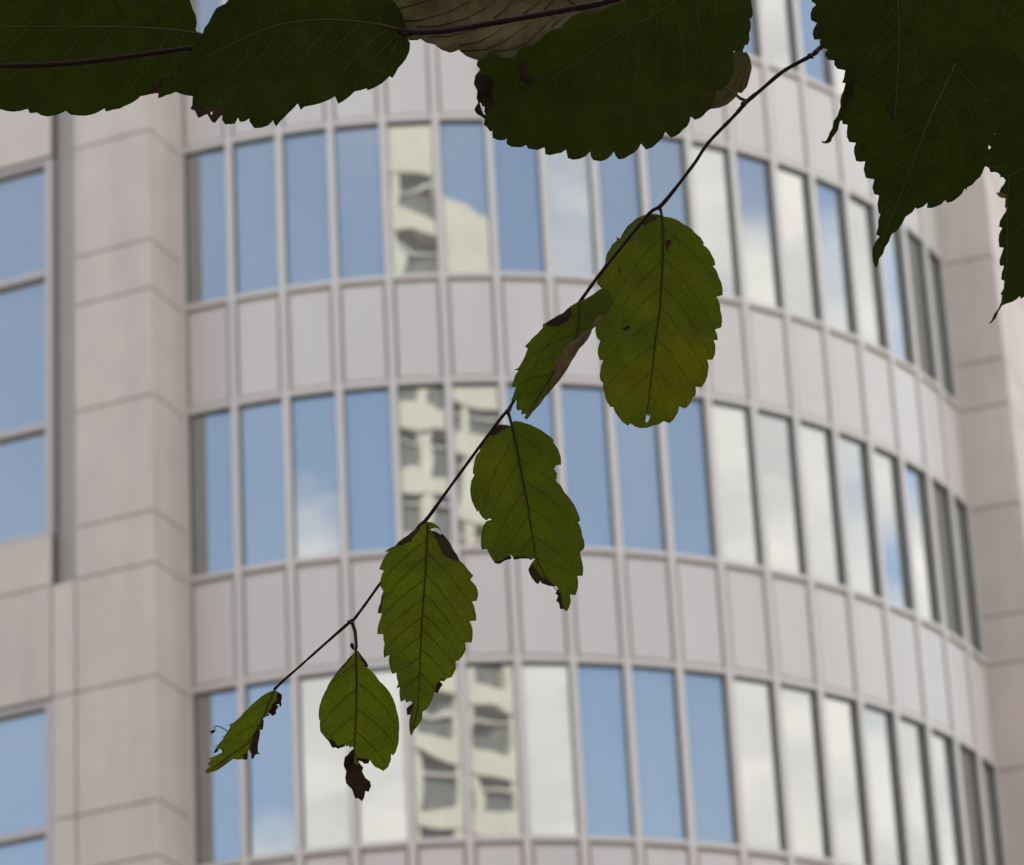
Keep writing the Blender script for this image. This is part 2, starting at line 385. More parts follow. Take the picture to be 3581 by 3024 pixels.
#LEAVES#
# ------------------------------------------------------------------ foliage
def ray(x, y): return fwd + CR * ((x - W / 2) / F) - CU * ((y - H / 2) / F)
def P3(x, y, d): return EYE + ray(x, y) * d
PX = 1.3 / F                                # metres per photograph pixel at 1.3 m

def leafmat(name, refl, trans, ft, vary=0.25, gloss=0.04, rough=0.45):
    m, t, o = nodemat(name); L = t.links.new
    geo = t.nodes.new('ShaderNodeNewGeometry')
    n = t.nodes.new('ShaderNodeTexNoise'); n.inputs['Scale'].default_value = 120; n.inputs['Detail'].default_value = 6; L(geo.outputs['Position'], n.inputs['Vector'])
    n2 = t.nodes.new('ShaderNodeTexVoronoi'); n2.inputs['Scale'].default_value = 900; n2.feature = 'DISTANCE_TO_EDGE'; L(geo.outputs['Position'], n2.inputs['Vector'])
    mr = t.nodes.new('ShaderNodeMapRange'); mr.inputs['From Min'].default_value = .3; mr.inputs['From Max'].default_value = .7; mr.inputs['To Min'].default_value = 1 - vary; mr.inputs['To Max'].default_value = 1 + vary
    L(n.outputs['Fac'], mr.inputs['Value'])
    nl = t.nodes.new('ShaderNodeTexNoise'); nl.inputs['Scale'].default_value = 34; nl.inputs['Detail'].default_value = 3; L(geo.outputs['Position'], nl.inputs['Vector'])
    ml = t.nodes.new('ShaderNodeMapRange'); ml.inputs['From Min'].default_value = .52; ml.inputs['From Max'].default_value = .74; L(nl.outputs['Fac'], ml.inputs['Value'])
    net = t.nodes.new('ShaderNodeMapRange'); net.inputs['From Min'].default_value = 0.0; net.inputs['From Max'].default_value = .12; net.inputs['To Min'].default_value = 1.30; net.inputs['To Max'].default_value = 0.94; L(n2.outputs['Distance'], net.inputs['Value'])
    mm = t.nodes.new('ShaderNodeMath'); mm.operation = 'MULTIPLY'; L(mr.outputs['Result'], mm.inputs[0]); L(net.outputs['Result'], mm.inputs[1])
    def tinted(c):
        cm = t.nodes.new('ShaderNodeMix'); cm.data_type = 'RGBA'; cm.inputs['A'].default_value = (*c, 1); cm.inputs['B'].default_value = (c[0] * 1.28, c[1] * 1.10, c[2] * .9, 1); L(ml.outputs['Result'], cm.inputs['Factor'])
        s = t.nodes.new('ShaderNodeVectorMath'); s.operation = 'SCALE'; L(cm.outputs['Result'], s.inputs[0]); L(mm.outputs[0], s.inputs['Scale']); return s.outputs['Vector']
    bp = t.nodes.new('ShaderNodeBump'); bp.inputs['Distance'].default_value = 0.00012; L(n2.outputs['Distance'], bp.inputs['Height']); bp.inputs['Strength'].default_value = .5
    d = t.nodes.new('ShaderNodeBsdfDiffuse'); L(tinted(refl), d.inputs['Color']); L(bp.outputs['Normal'], d.inputs['Normal'])
    tr = t.nodes.new('ShaderNodeBsdfTranslucent'); L(tinted(trans), tr.inputs['Color'])
    mx = t.nodes.new('ShaderNodeMixShader'); mx.inputs['Fac'].default_value = ft; L(d.outputs['BSDF'], mx.inputs[1]); L(tr.outputs['BSDF'], mx.inputs[2])
    g = t.nodes.new('ShaderNodeBsdfAnisotropic'); g.inputs['Roughness'].default_value = rough; g.inputs['Color'].default_value = (1, 1, 1, 1); L(bp.outputs['Normal'], g.inputs['Normal'])
    m2 = t.nodes.new('ShaderNodeMixShader'); m2.inputs['Fac'].default_value = gloss; L(mx.outputs['Shader'], m2.inputs[1]); L(g.outputs['BSDF'], m2.inputs[2])
    L(m2.outputs['Shader'], o.inputs['Surface'])
    return m
ML_old = leafmat('mature_leaf', (0.038, 0.046, 0.015), (0.135, 0.175, 0.016), 0.52, vary=.11, gloss=.003)
ML_young = leafmat('young_leaf', (0.045, 0.056, 0.021), (0.29, 0.325, 0.038), 0.56, vary=.08, gloss=.004)
ML_pale = leafmat('pale_underside', (0.20, 0.17, 0.095), (0.22, 0.20, 0.08), 0.35, .15, gloss=.003)
ML_turned = leafmat('turned_leaf', (0.19, 0.185, 0.11), (0.20, 0.21, 0.09), 0.35, .28, gloss=.003)
ML_dead = leafmat('withered_tissue', (0.060, 0.045, 0.032), (0.11, 0.066, 0.038), 0.4, .5, gloss=.003)
ML_yellow = leafmat('yellowing_tissue', (0.055, 0.055, 0.008), (0.30, 0.29, 0.012), 0.6, gloss=.003)
MV_pale = pmat('pale_vein', (0.098, 0.106, 0.050), 0.7, .1, 200, spec=0.04)
MV_dark = pmat('dark_vein', (0.060, 0.066, 0.022), 0.7, .1, 200, spec=0.04)
MV_brown = pmat('brown_vein', (0.060, 0.054, 0.030), 0.7, .1, 200, spec=0.04)
ML_young_lit = leafmat('young_leaf_lit', (0.050, 0.060, 0.023), (0.335, 0.37, 0.046), 0.58, vary=.09, gloss=.003)  # young leaf colour brightened to stand for less shade on the lower leaves
M_twig = pmat('twig_bark', (0.020, 0.010, 0.008), 0.6, .3, 300, 0.0001, 2500, spec=0.15)
M_petiole = pmat('petiole_skin', (0.055, 0.050, 0.022), 0.7, .2, 300, spec=0.05)

def pts_(s): return [tuple(float(v) for v in p.split(',')) for p in s.split()]
def conv(pl, o): return [(o[0] + p[0] / o[2], o[1] + p[1] / o[2]) + tuple(p[2:]) for p in pl]
def area(pl): return sum(pl[i][0] * pl[(i + 1) % len(pl)][1] - pl[(i + 1) % len(pl)][0] * pl[i][1] for i in range(len(pl))) / 2
def inside(x, y, pl):
    c = False; j = len(pl) - 1
    for i in range(len(pl)):
        xi, yi, xj, yj = pl[i][0], pl[i][1], pl[j][0], pl[j][1]
        if (yi > y) != (yj > y) and x < (xj - xi) * (y - yi) / (yj - yi) + xi: c = not c
        j = i
    return c
def bulged(pl, b0, step=16):
    if area(pl) < 0: pl = pl[::-1]          # after this, visually clockwise (y runs down)
    res = []
    for i, p in enumerate(pl):
        q = pl[(i + 1) % len(pl)]
        dx, dy = q[0] - p[0], q[1] - p[1]; l = math.hypot(dx, dy)
        b = b0
        n = max(1, min(10, int(l / step)))
        if l < 14: b = 0
        for k in range(n):
            f = k / n; h = 4 * b * l * f * (1 - f)
            res.append((p[0] + dx * f + dy / l * h if l else p[0], p[1] + dy * f - dx / l * h if l else p[1]))
    return res
def seg_d(x, y, pl):
    best = 1e18; side = 1; par = 0; acc = 0
    for (ax, ay), (bx, by) in zip(pl[:-1], pl[1:]):
        dx, dy = bx - ax, by - ay; L2 = dx * dx + dy * dy
        t = max(0, min(1, ((x - ax) * dx + (y - ay) * dy) / L2)); ex, ey = x - ax - dx * t, y - ay - dy * t
        d = math.hypot(ex, ey)
        if d < best: best = d; side = 1 if dx * ey - dy * ex > 0 else -1; par = acc + t * math.sqrt(L2)
        acc += math.sqrt(L2)
    return best, side, par / acc

def make_leaf(parent, o, outline, mid, D, gx=0.0, gy=0.0, fold=0.10, ripple=1.0, bulge=0.07, patches=(), holes=(), mat=ML_old, vmat=MV_pale,
              veins=7, vang=48, vr=1.0, label=None, grid=15, mid_r=4.2, laterals=None, petiole=None, name='leaf', seed=1, thick=0.0002, vstart=0.06, vspan=(0.05, 0.9), sag=0.0):
    rn = random.Random(seed)
    ol = bulged(conv(pts_(outline), o), bulge)
    md = [(p[0], p[1]) for p in conv(pts_(mid), o)]
    hl = [conv(pts_(h), o) for h in holes]
    def ragged(pl):
        res = []
        for i, p in enumerate(pl):
            q = pl[(i + 1) % len(pl)]; l = math.dist(p[:2], q[:2]); k = max(1, int(l / 9))
            for j in range(k):
                f = j / k; w = 0 if j == 0 else 2.4
                res.append((p[0] + (q[0] - p[0]) * f + rn.uniform(-w, w), p[1] + (q[1] - p[1]) * f + rn.uniform(-w, w)))
        return res
    pt = [(ragged(conv(pts_(p), o)), m) for p, m in patches if m is not ML_yellow]
    xs = [p[0] for p in ol]; ys = [p[1] for p in ol]
    xc, yc = sum(xs) / len(xs), sum(ys) / len(ys); size = max(max(xs) - min(xs), max(ys) - min(ys))
    ph = [rn.uniform(0, 6.28) for _ in range(6)]
    def depth(x, y):
        d, sd, par = seg_d(x, y, md)
        z = D + (gx * (x - xc) + gy * (y - yc)) * PX
        z -= fold * min(d, 400) * PX * (1 - 0.35 * d / size)               # blade halves rise from the midrib
        z += ripple * 8 * PX * math.sin((x * .8 + y) / 42 + ph[0]) * math.sin((x - y * .7) / 61 + ph[1]) * min(1, d / 60)
        z += ripple * 14 * PX * math.sin(x / 150 + ph[2]) * math.sin(y / 170 + ph[3])
        z += sag * (((x - xc) ** 2 + (y - yc) ** 2) / size) * PX
        return z
    vin = [Vector((p[0], p[1])) for p in ol]; n0 = len(vin)
    edges = [(i, (i + 1) % n0) for i in range(n0)]
    for loop in hl + [p for p, _ in pt]:
        b = len(vin); vin += [Vector((p[0], p[1])) for p in loop]
        edges += [(b + i, b + (i + 1) % len(loop)) for i in range(len(loop))]
    y = min(ys); row = 0
    while y < max(ys):
        x = min(xs) + (grid / 2 if row % 2 else 0)
        while x < max(xs):
            px, py = x + rn.uniform(-3, 3), y + rn.uniform(-3, 3)
            if inside(px, py, ol): vin.append(Vector((px, py)))
            x += grid
        y += grid * .87; row += 1
    vo, _, fo, *_ = delaunay_2d_cdt(vin, edges, [], 1, 0.01)
    tris, mi, mats = [], [], [mat]
    for f in fo:
        cx_ = sum(vo[i].x for i in f) / len(f); cy_ = sum(vo[i].y for i in f) / len(f)
        if not inside(cx_, cy_, ol) or any(inside(cx_, cy_, h) for h in hl): continue
        k = 0
        for p, m in pt:
            if inside(cx_, cy_, p):
                if m not in mats: mats.append(m)
                k = mats.index(m)
        tris.append(list(f)); mi.append(k)
    used = sorted({i for f in tris for i in f}); rem = {v: i for i, v in enumerate(used)}
    org = P3(md[0][0], md[0][1], depth(*md[0]))
    co = [P3(vo[i].x, vo[i].y, depth(vo[i].x, vo[i].y)) - org for i in used]
    me = bpy.data.meshes.new(name); me.from_pydata([tuple(c) for c in co], [], [[rem[i] for i in f] for f in tris])
    for m in mats: me.materials.append(m)
    me.polygons.foreach_set('material_index', mi); me.polygons.foreach_set('use_smooth', [True] * len(tris)); me.update()
    ob = link(name, me, None, parent, org - parent.location)
    if label: ob['label'] = label
    md_ = ob.modifiers.new('thickness', 'SOLIDIFY'); md_.thickness = thick; md_.offset = 0
    def ribs(lines, r0_, r1_, nm, m, sides=5, lift=1.5):
        mb = MB()
        for ln in lines:
            dense = []
            for (a, b) in zip(ln[:-1], ln[1:]):
                l = math.hypot(b[0] - a[0], b[1] - a[1]); k = max(1, int(l / 12))
                dense += [(a[0] + (b[0] - a[0]) * j / k, a[1] + (b[1] - a[1]) * j / k) for j in range(k)]
            dense.append(ln[-1])
            pts = [P3(x, y, depth(x, y) - lift * PX) for x, y in dense]
            n = len(pts)
            mb.tube(pts, [(r0_ + (r1_ - r0_) * i / (n - 1)) * PX for i in range(n)], sides)
        return link(nm, mb.mesh(nm, org, True), m, ob)
    ribs([md], mid_r, 1.6, 'midrib', vmat if vmat != MV_brown else MV_pale, 6, 1.0)
    if laterals is not None: lat = [[(q[0], q[1]) for q in conv(pts_(s), o)] for s in laterals]
    else:
        lat = []
        tot = sum(math.dist(a, b) for a, b in zip(md[:-1], md[1:]))
        def at(f):
            acc = 0
            for a, b in zip(md[:-1], md[1:]):
                l = math.dist(a, b)
                if acc + l >= f * tot: t = (f * tot - acc) / l; return (a[0] + (b[0] - a[0]) * t, a[1] + (b[1] - a[1]) * t), ((b[0] - a[0]) / l, (b[1] - a[1]) / l)
                acc += l
            return b, ((b[0] - a[0]) / l, (b[1] - a[1]) / l)
        for sd in (-1, 1):
            for i in range(veins):
                f = vspan[0] + (vspan[1] - vspan[0]) * (i + (.3 if sd > 0 else 0) + rn.uniform(-.12, .12)) / veins
                (x, y), (tx, ty) = at(max(.01, f)); an = R_(vang + rn.uniform(-4, 4)) * sd
                ln = [(x, y)]; st = 12
                for q in range(120):
                    a = an * max(.45, 1 - q * st / size * 1.1)
                    dx, dy = tx * math.cos(a) - ty * math.sin(a), tx * math.sin(a) + ty * math.cos(a)
                    x += dx * st; y += dy * st
                    if not inside(x + dx * 10, y + dy * 10, ol) or any(inside(x, y, h) for h in hl): break
                    ln.append((x, y))
                if len(ln) > 2: lat.append(ln)
    if lat: ribs(lat, 1.75 * vr, 0.8 * vr, 'side_veins', vmat, 4, 0.6)
    if petiole:
        pl, pr, d0, d1, pmt = petiole
        pp = conv(pts_(pl), o); mb = MB(); n = len(pp)
        dl = depth(*md[0]) if d1 is None else d1
        pts = [P3(p[0], p[1], d0 + (dl - d0) * i / (n - 1)) for i, p in enumerate(pp)]
        mb.tube(pts, [pr * PX * (1.15 - .3 * i / (n - 1)) for i in range(n)], 7)
        link('petiole', mb.mesh('petiole', org, True), pmt, ob)
    return ob, depth, org
def smooth_line(pl, n=5):
    res = []
    for i in range(len(pl) - 1):
        p0, p1, p2, p3 = pl[max(i - 1, 0)], pl[i], pl[i + 1], pl[min(i + 2, len(pl) - 1)]
        for k in range(n):
            t = k / n
            res.append(tuple(0.5 * (2 * b + (c - a) * t + (2 * a - 5 * b + 4 * c - d) * t * t + (3 * b - a - 3 * c + d) * t ** 3) for a, b, c, d in zip(p0, p1, p2, p3)))
    res.append(pl[-1]); return res
def twig(parent, pl, name='twig', mat=None, sides=9):
    """pl: (x, y, distance, radius in px)"""
    pl = smooth_line(pl, 8); mb = MB()
    rt = random.Random(8)
    mb.tube([P3(p[0], p[1], p[2]) for p in pl], [p[3] * p[2] / F * rt.uniform(.9, 1.12) for p in pl], sides)
    return link(name, mb.mesh(name, parent.location, True), mat or M_twig, parent)
def bump_at(parent, x, y, d, rx, ry, ang, name='bud', mat=None):
    """small oval bud"""
    me = bpy.data.meshes.new(name); bm = bmesh.new(); bmesh.ops.create_icosphere(bm, subdivisions=2, radius=1)
    a = R_(ang); ex = CR * math.cos(a) - CU * math.sin(a); ey = CR * math.sin(a) + CU * math.cos(a)
    c = P3(x, y, d) - parent.location
    for v in bm.verts:
        q = ex * v.co.x * rx * PX + ey * v.co.y * ry * PX * (1 - .35 * v.co.x) + fwd * v.co.z * ry * PX
        v.co = c + q
    for f in bm.faces: f.smooth = True
    bm.to_mesh(me); bm.free()
    return link(name, me, mat or M_twig, parent)

# ---- the drooping twig
BA = empty('branch', P3(2879, 159, 1.28), 'thin dark twig slanting down across the curved windows with seven nibbled leaves', 'branch')
twig(BA, [(3600, -420, 1.30, 13), (3250, -150, 1.30, 11), (3020, 50, 1.295, 9.5), (2879, 159, 1.29, 8.6), (2852, 183, 1.288, 9.4), (2830, 198, 1.287, 7.4), (2739, 249, 1.285, 7), (2661, 314, 1.284, 6.8), (2612, 355, 1.283, 8.2),
          (2568, 404, 1.282, 6.6), (2478, 498, 1.281, 6.4), (2422, 580, 1.28, 6.2), (2318, 712, 1.279, 7.2), (2264, 753, 1.279, 6.4), (2119, 931, 1.278, 6), (2037, 1042, 1.278, 6.2), (1900, 1240, 1.282, 5.8), (1796, 1403, 1.281, 6), (1778, 1436, 1.28, 8.2),
          (1745, 1470, 1.28, 5.6), (1587, 1684, 1.279, 5.2), (1496, 1810, 1.279, 6.4), (1462, 1843, 1.281, 5.4), (1390, 1950, 1.283, 5), (1331, 2037, 1.283, 5), (1246, 2155, 1.282, 5.2), (1222, 2176, 1.282, 6), (1142, 2246, 1.281, 4.5), (1050, 2328, 1.28, 4.2), (985, 2385, 1.28, 4.6), (958, 2412, 1.28, 5.5)])
bump_at(BA, 2835, 196, 1.285, 13, 8, 40); bump_at(BA, 2600, 364, 1.28, 11, 8, 40); bump_at(BA, 1776, 1440, 1.278, 11, 8, 60); bump_at(BA, 1222, 2176, 1.28, 9, 7, 45)
# broad oval leaf
o6 = (1700, 700, 2.0756)
make_leaf(BA, o6, "1258,104 1290,118 1440,178 1520,240 1582,310 1575,322 1640,400 1664,472 1645,475 1690,560 1716,688 1672,700 1700,800 1706,922 1660,938 1680,1014 1650,1015 1664,1080 1644,1157 1605,1157 1612,1240 1564,1357 1520,1353 1517,1422 1500,1427 1446,1512 1400,1495 1380,1560 1330,1617 1290,1602 1210,1635 1120,1653 1048,1618 1030,1636 960,1570 925,1500 903,1500 860,1400 850,1322 832,1311 830,1230 852,1163 824,1158 812,1070 830,1022 803,995 797,905 820,880 790,820 800,740 838,640 803,600 840,520 868,455 866,440 900,350 950,290 948,265 970,280 1000,225 1060,160 1120,118 1180,98 1230,98",
          "1275,110 1285,250 1278,500 1262,800 1230,1000 1205,1250 1180,1450 1166,1545", 1.292, gy=-.10, gx=.06, fold=.20, ripple=1.5, bulge=.085,
          patches=[("1120,150 1190,108 1250,112 1235,140 1180,170 1150,185", ML_dead), ("1300,290 1340,285 1345,310 1320,340 1330,390 1305,360", ML_dead), ("955,490 970,500 982,528 965,525", ML_dead), ("985,930 1030,905 1045,925 1010,950", ML_dead), ("1262,230 1272,280 1265,300", ML_dead), ("930,440 1000,430 1030,520 980,560 920,520", ML_yellow)],
          holes=["1163,1552 1178,1570 1190,1548 1188,1580 1172,1612 1155,1608 1160,1580"], mat=ML_young, vmat=MV_dark, veins=6, vr=.7, mid_r=5,
          label='broad oval leaf hanging highest on the twig, a small hole near its lower tip', petiole=("1255,45 1268,75 1276,112", 5.5, 1.279, None, M_petiole), seed=11)
# folded narrow leaf
o7 = (1780, 980, 3.392)
l7, dp7, og7 = make_leaf(BA, o7, "820,252 915,215 1000,165 1060,120 1080,100 1150,112 1195,150 1228,225 1215,300 1160,370 1115,422 1060,520 990,575 930,700 830,810 740,955 650,1110 520,1270 420,1390 280,1560 205,1655 195,1640 175,1618 200,1608 195,1580 145,1593 150,1537 95,1542 85,1500 90,1425 75,1420 22,1425 45,1380 75,1290 92,1270 35,1262 45,1210 80,1110 115,1072 58,1058 110,1040 160,960 190,900 222,808 188,783 240,730 340,630 402,560 398,525 490,470 580,415 640,390 740,300",
          "845,262 838,300 825,450 805,640 700,860 540,1080 400,1300 240,1560", 1.268, gx=-.12, fold=.20, bulge=.04,
          patches=[("438,520 520,458 585,412 640,388 725,318 752,380 740,425 690,480 580,552 480,540", ML_dead)],
          mat=ML_young, vmat=MV_dark, veins=5, vr=.7, mid_r=3.4, label='narrow folded leaf beside the broad oval one, its pale edge curled over', seed=12)
def flap(parent_leaf, o, outline, dfun, org, lift, mat, name):
    """a margin of the blade rolled over towards the viewer: a strip with its own thickness"""
    ol = bulged(conv(pts_(outline), o), .03)
    xs = [p[0] for p in ol]; ys = [p[1] for p in ol]
    vin = [Vector(p) for p in ol]; ed = [(i, (i + 1) % len(ol)) for i in range(len(ol))]
    y = min(ys)
    while y < max(ys):
        x = min(xs)
        while x < max(xs):
            if inside(x, y, ol): vin.append(Vector((x, y)))
            x += 9
        y += 9
    vo, _, fo, *_ = delaunay_2d_cdt(vin, ed, [], 1, .01)
    tr = [list(f) for f in fo if inside(sum(vo[i].x for i in f) / 3, sum(vo[i].y for i in f) / 3, ol)]
    us = sorted({i for f in tr for i in f}); rm = {v: i for i, v in enumerate(us)}
    def dd(x, y):
        e = min(math.hypot(x - a, y - b) for a, b in ol)
        return dfun(x, y) - (lift + min(e, 30) * .5) * PX
    me = bpy.data.meshes.new(name); me.from_pydata([tuple(P3(vo[i].x, vo[i].y, dd(vo[i].x, vo[i].y)) - org) for i in us], [], [[rm[i] for i in f] for f in tr])
    me.polygons.foreach_set('use_smooth', [True] * len(tr))
    f = link(name, me, mat, parent_leaf); md = f.modifiers.new('thickness', 'SOLIDIFY'); md.thickness = .00018; md.offset = 0
    return f
flap(l7, o7, "1115,422 1080,418 1040,450 998,505 985,552 978,578 900,600 830,680 760,715 690,770 640,830 620,890 545,955 528,1030 548,1085 500,1180 480,1240 476,1310 420,1375 280,1545 205,1655 280,1562 420,1392 520,1272 650,1112 740,957 830,812 930,702 990,577 1060,522", dp7, og7, 3, ML_pale, 'curled_margin')
# large bitten leaf
o8 = (1600, 1420, 2.3833)
make_leaf(BA, o8, "460,130 480,122 560,140 650,175 740,230 804,284 795,300 840,360 862,430 863,489 825,490 803,522 830,560 822,625 860,660 893,720 950,790 995,870 1022,952 1000,970 1018,990 1040,1080 1061,1160 1055,1185 1020,1217 1035,1280 1049,1350 1043,1413 998,1415 1005,1500 982,1574 938,1570 945,1630 912,1711 880,1690 855,1690 845,1640 822,1622 838,1580 815,1558 838,1525 825,1500 765,1498 700,1475 690,1455 672,1485 650,1470 600,1395 590,1360 615,1310 648,1266 605,1284 598,1270 530,1270 470,1279 455,1245 435,1237 452,1262 440,1275 395,1285 350,1315 315,1310 285,1270 262,1225 245,1190 202,1196 198,1080 215,1000 240,960 287,945 262,935 240,953 205,925 180,885 178,868 165,882 135,825 110,750 105,690 115,620 142,572 127,560 138,480 160,400 184,376 190,345 230,290 262,235 310,180 345,153 400,155 440,165",
          "447,140 470,230 510,430 545,620 580,800 620,1050 650,1250 730,1420 850,1560", 1.288, gy=-.14, fold=.20, ripple=1.5, bulge=.045,
          patches=[("260,240 315,180 345,150 400,152 440,168 370,200 320,237", ML_dead), ("618,1308 680,1400 760,1458 830,1502 765,1500 700,1478 672,1488 598,1395 588,1360", ML_dead), ("838,1523 872,1600 888,1692 853,1692 842,1640 820,1622 836,1580 813,1558", ML_dead), ("298,1292 350,1290 430,1243 455,1258 440,1278 350,1318 313,1312", ML_dead), ("470,1262 530,1255 600,1262 606,1286 470,1281", ML_dead)],
          mat=ML_young, vmat=MV_dark, veins=6, vr=.7, mid_r=5, label='large leaf in mid twig with a bite eaten out of its lower left side', petiole=("415,40 432,80 440,110 450,145", 5.5, 1.279, None, M_petiole), seed=13)
# long pointed leaf
o9 = (1290, 1790, 2.2048)
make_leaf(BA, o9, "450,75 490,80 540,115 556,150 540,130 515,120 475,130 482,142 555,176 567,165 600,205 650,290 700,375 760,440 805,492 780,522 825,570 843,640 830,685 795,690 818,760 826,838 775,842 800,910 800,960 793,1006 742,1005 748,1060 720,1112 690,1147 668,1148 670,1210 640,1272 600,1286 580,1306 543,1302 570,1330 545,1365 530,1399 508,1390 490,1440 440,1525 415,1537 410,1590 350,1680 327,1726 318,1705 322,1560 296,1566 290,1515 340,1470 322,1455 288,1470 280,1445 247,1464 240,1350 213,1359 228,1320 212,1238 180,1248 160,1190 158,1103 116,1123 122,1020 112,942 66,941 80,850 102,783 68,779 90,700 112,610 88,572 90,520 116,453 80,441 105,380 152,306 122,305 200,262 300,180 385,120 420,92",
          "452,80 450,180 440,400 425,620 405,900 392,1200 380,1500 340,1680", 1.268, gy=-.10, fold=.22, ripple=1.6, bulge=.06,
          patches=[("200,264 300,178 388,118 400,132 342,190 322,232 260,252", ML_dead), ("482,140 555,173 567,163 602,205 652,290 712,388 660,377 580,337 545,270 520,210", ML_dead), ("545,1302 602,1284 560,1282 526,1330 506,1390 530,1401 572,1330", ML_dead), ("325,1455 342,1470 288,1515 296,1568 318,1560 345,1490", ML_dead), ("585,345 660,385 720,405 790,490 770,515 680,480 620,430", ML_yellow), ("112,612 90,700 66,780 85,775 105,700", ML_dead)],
          mat=ML_young_lit, vmat=MV_dark, veins=9, vr=.95, mid_r=4, label='long pointed leaf with brown shoulders, third from the twig end', seed=14, vang=50)
# small leaf with a withered tail
o10 = (1080, 2150, 2.6324)
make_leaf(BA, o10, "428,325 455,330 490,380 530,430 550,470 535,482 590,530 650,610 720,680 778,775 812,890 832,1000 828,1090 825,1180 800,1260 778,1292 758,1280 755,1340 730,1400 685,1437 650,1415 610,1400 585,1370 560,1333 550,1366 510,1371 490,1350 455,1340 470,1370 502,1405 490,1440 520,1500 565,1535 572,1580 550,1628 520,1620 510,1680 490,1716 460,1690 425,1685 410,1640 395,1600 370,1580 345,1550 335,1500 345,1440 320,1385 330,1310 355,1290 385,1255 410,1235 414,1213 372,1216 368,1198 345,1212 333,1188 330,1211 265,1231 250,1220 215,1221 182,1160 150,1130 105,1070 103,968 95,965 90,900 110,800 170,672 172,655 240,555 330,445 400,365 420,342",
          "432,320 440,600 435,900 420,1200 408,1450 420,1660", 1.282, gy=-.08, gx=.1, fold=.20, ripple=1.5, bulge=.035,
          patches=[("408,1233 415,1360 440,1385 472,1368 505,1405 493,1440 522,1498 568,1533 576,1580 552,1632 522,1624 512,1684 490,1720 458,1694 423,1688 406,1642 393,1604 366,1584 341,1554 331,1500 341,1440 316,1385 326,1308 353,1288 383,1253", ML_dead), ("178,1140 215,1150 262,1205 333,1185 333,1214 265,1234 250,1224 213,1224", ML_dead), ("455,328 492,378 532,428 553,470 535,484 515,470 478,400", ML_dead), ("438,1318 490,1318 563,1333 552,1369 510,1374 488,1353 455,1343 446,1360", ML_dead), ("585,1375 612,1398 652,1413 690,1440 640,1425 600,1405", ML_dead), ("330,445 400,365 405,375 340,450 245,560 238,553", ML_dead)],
          mat=ML_young_lit, vmat=MV_dark, veins=5, vr=1.0, mid_r=4, label='small rounded leaf with a brown withered tail, second from the twig end', petiole=("400,62 412,110 426,150 434,240 438,290 430,330", 6, 1.280, None, M_petiole), seed=15, vang=55)
bump_at(BA, 1080 + 402 / 2.6324, 2150 + 290 / 2.6324, 1.279, 13, 7, 70, 'stipule', ML_dead)
# curled end leaf
o11 = (700, 2390, 5.187)
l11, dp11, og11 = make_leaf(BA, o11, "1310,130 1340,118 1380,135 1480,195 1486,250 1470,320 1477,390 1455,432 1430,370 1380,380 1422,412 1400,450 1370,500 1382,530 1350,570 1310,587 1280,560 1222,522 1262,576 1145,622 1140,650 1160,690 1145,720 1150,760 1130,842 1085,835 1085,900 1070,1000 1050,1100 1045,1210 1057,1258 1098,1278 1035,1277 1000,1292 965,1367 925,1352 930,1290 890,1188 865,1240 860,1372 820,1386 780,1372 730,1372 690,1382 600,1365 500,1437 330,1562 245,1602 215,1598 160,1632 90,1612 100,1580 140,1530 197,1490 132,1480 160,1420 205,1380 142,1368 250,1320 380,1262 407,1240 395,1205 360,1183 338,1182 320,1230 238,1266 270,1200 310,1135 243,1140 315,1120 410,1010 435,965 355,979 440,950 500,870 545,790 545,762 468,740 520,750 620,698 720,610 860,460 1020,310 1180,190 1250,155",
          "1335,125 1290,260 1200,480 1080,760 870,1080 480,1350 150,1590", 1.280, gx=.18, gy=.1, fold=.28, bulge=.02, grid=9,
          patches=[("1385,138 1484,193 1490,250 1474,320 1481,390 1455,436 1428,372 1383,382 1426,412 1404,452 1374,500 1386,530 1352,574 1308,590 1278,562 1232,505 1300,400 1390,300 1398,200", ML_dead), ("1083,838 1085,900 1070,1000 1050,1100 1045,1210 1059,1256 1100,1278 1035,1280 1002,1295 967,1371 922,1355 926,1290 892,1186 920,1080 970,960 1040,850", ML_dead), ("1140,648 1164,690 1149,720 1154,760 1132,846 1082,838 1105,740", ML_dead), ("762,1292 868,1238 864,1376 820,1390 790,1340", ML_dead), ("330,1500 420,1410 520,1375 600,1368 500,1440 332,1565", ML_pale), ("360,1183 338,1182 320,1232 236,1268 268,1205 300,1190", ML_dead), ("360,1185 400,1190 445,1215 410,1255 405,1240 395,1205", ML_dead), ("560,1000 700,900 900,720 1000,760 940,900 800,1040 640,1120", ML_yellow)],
          mat=ML_young_lit, vmat=MV_dark, veins=4, vr=.6, mid_r=3, label='curled ragged little leaf at the very end of the twig', seed=16, thick=.00015)
mb = MB(); th = smooth_line(conv(pts_("505,880 470,850 420,815 350,782 290,772 264,780 260,800 272,832"), o11), 4)
mb.tube([P3(x, y, dp11(800, 2560) + 0.001) for x, y in th], [1.6 * PX] * len(th), 6)
link('dead_stalk', mb.mesh('dead_stalk', og11, True), M_twig, l11)
cx_, cy_ = 700 + 232 / 5.187, 2390 + 868 / 5.187
ss = bump_at(BA, cx_, cy_, dp11(800, 2560) + .001, 10, 6, -25, 'shrivelled_bud')
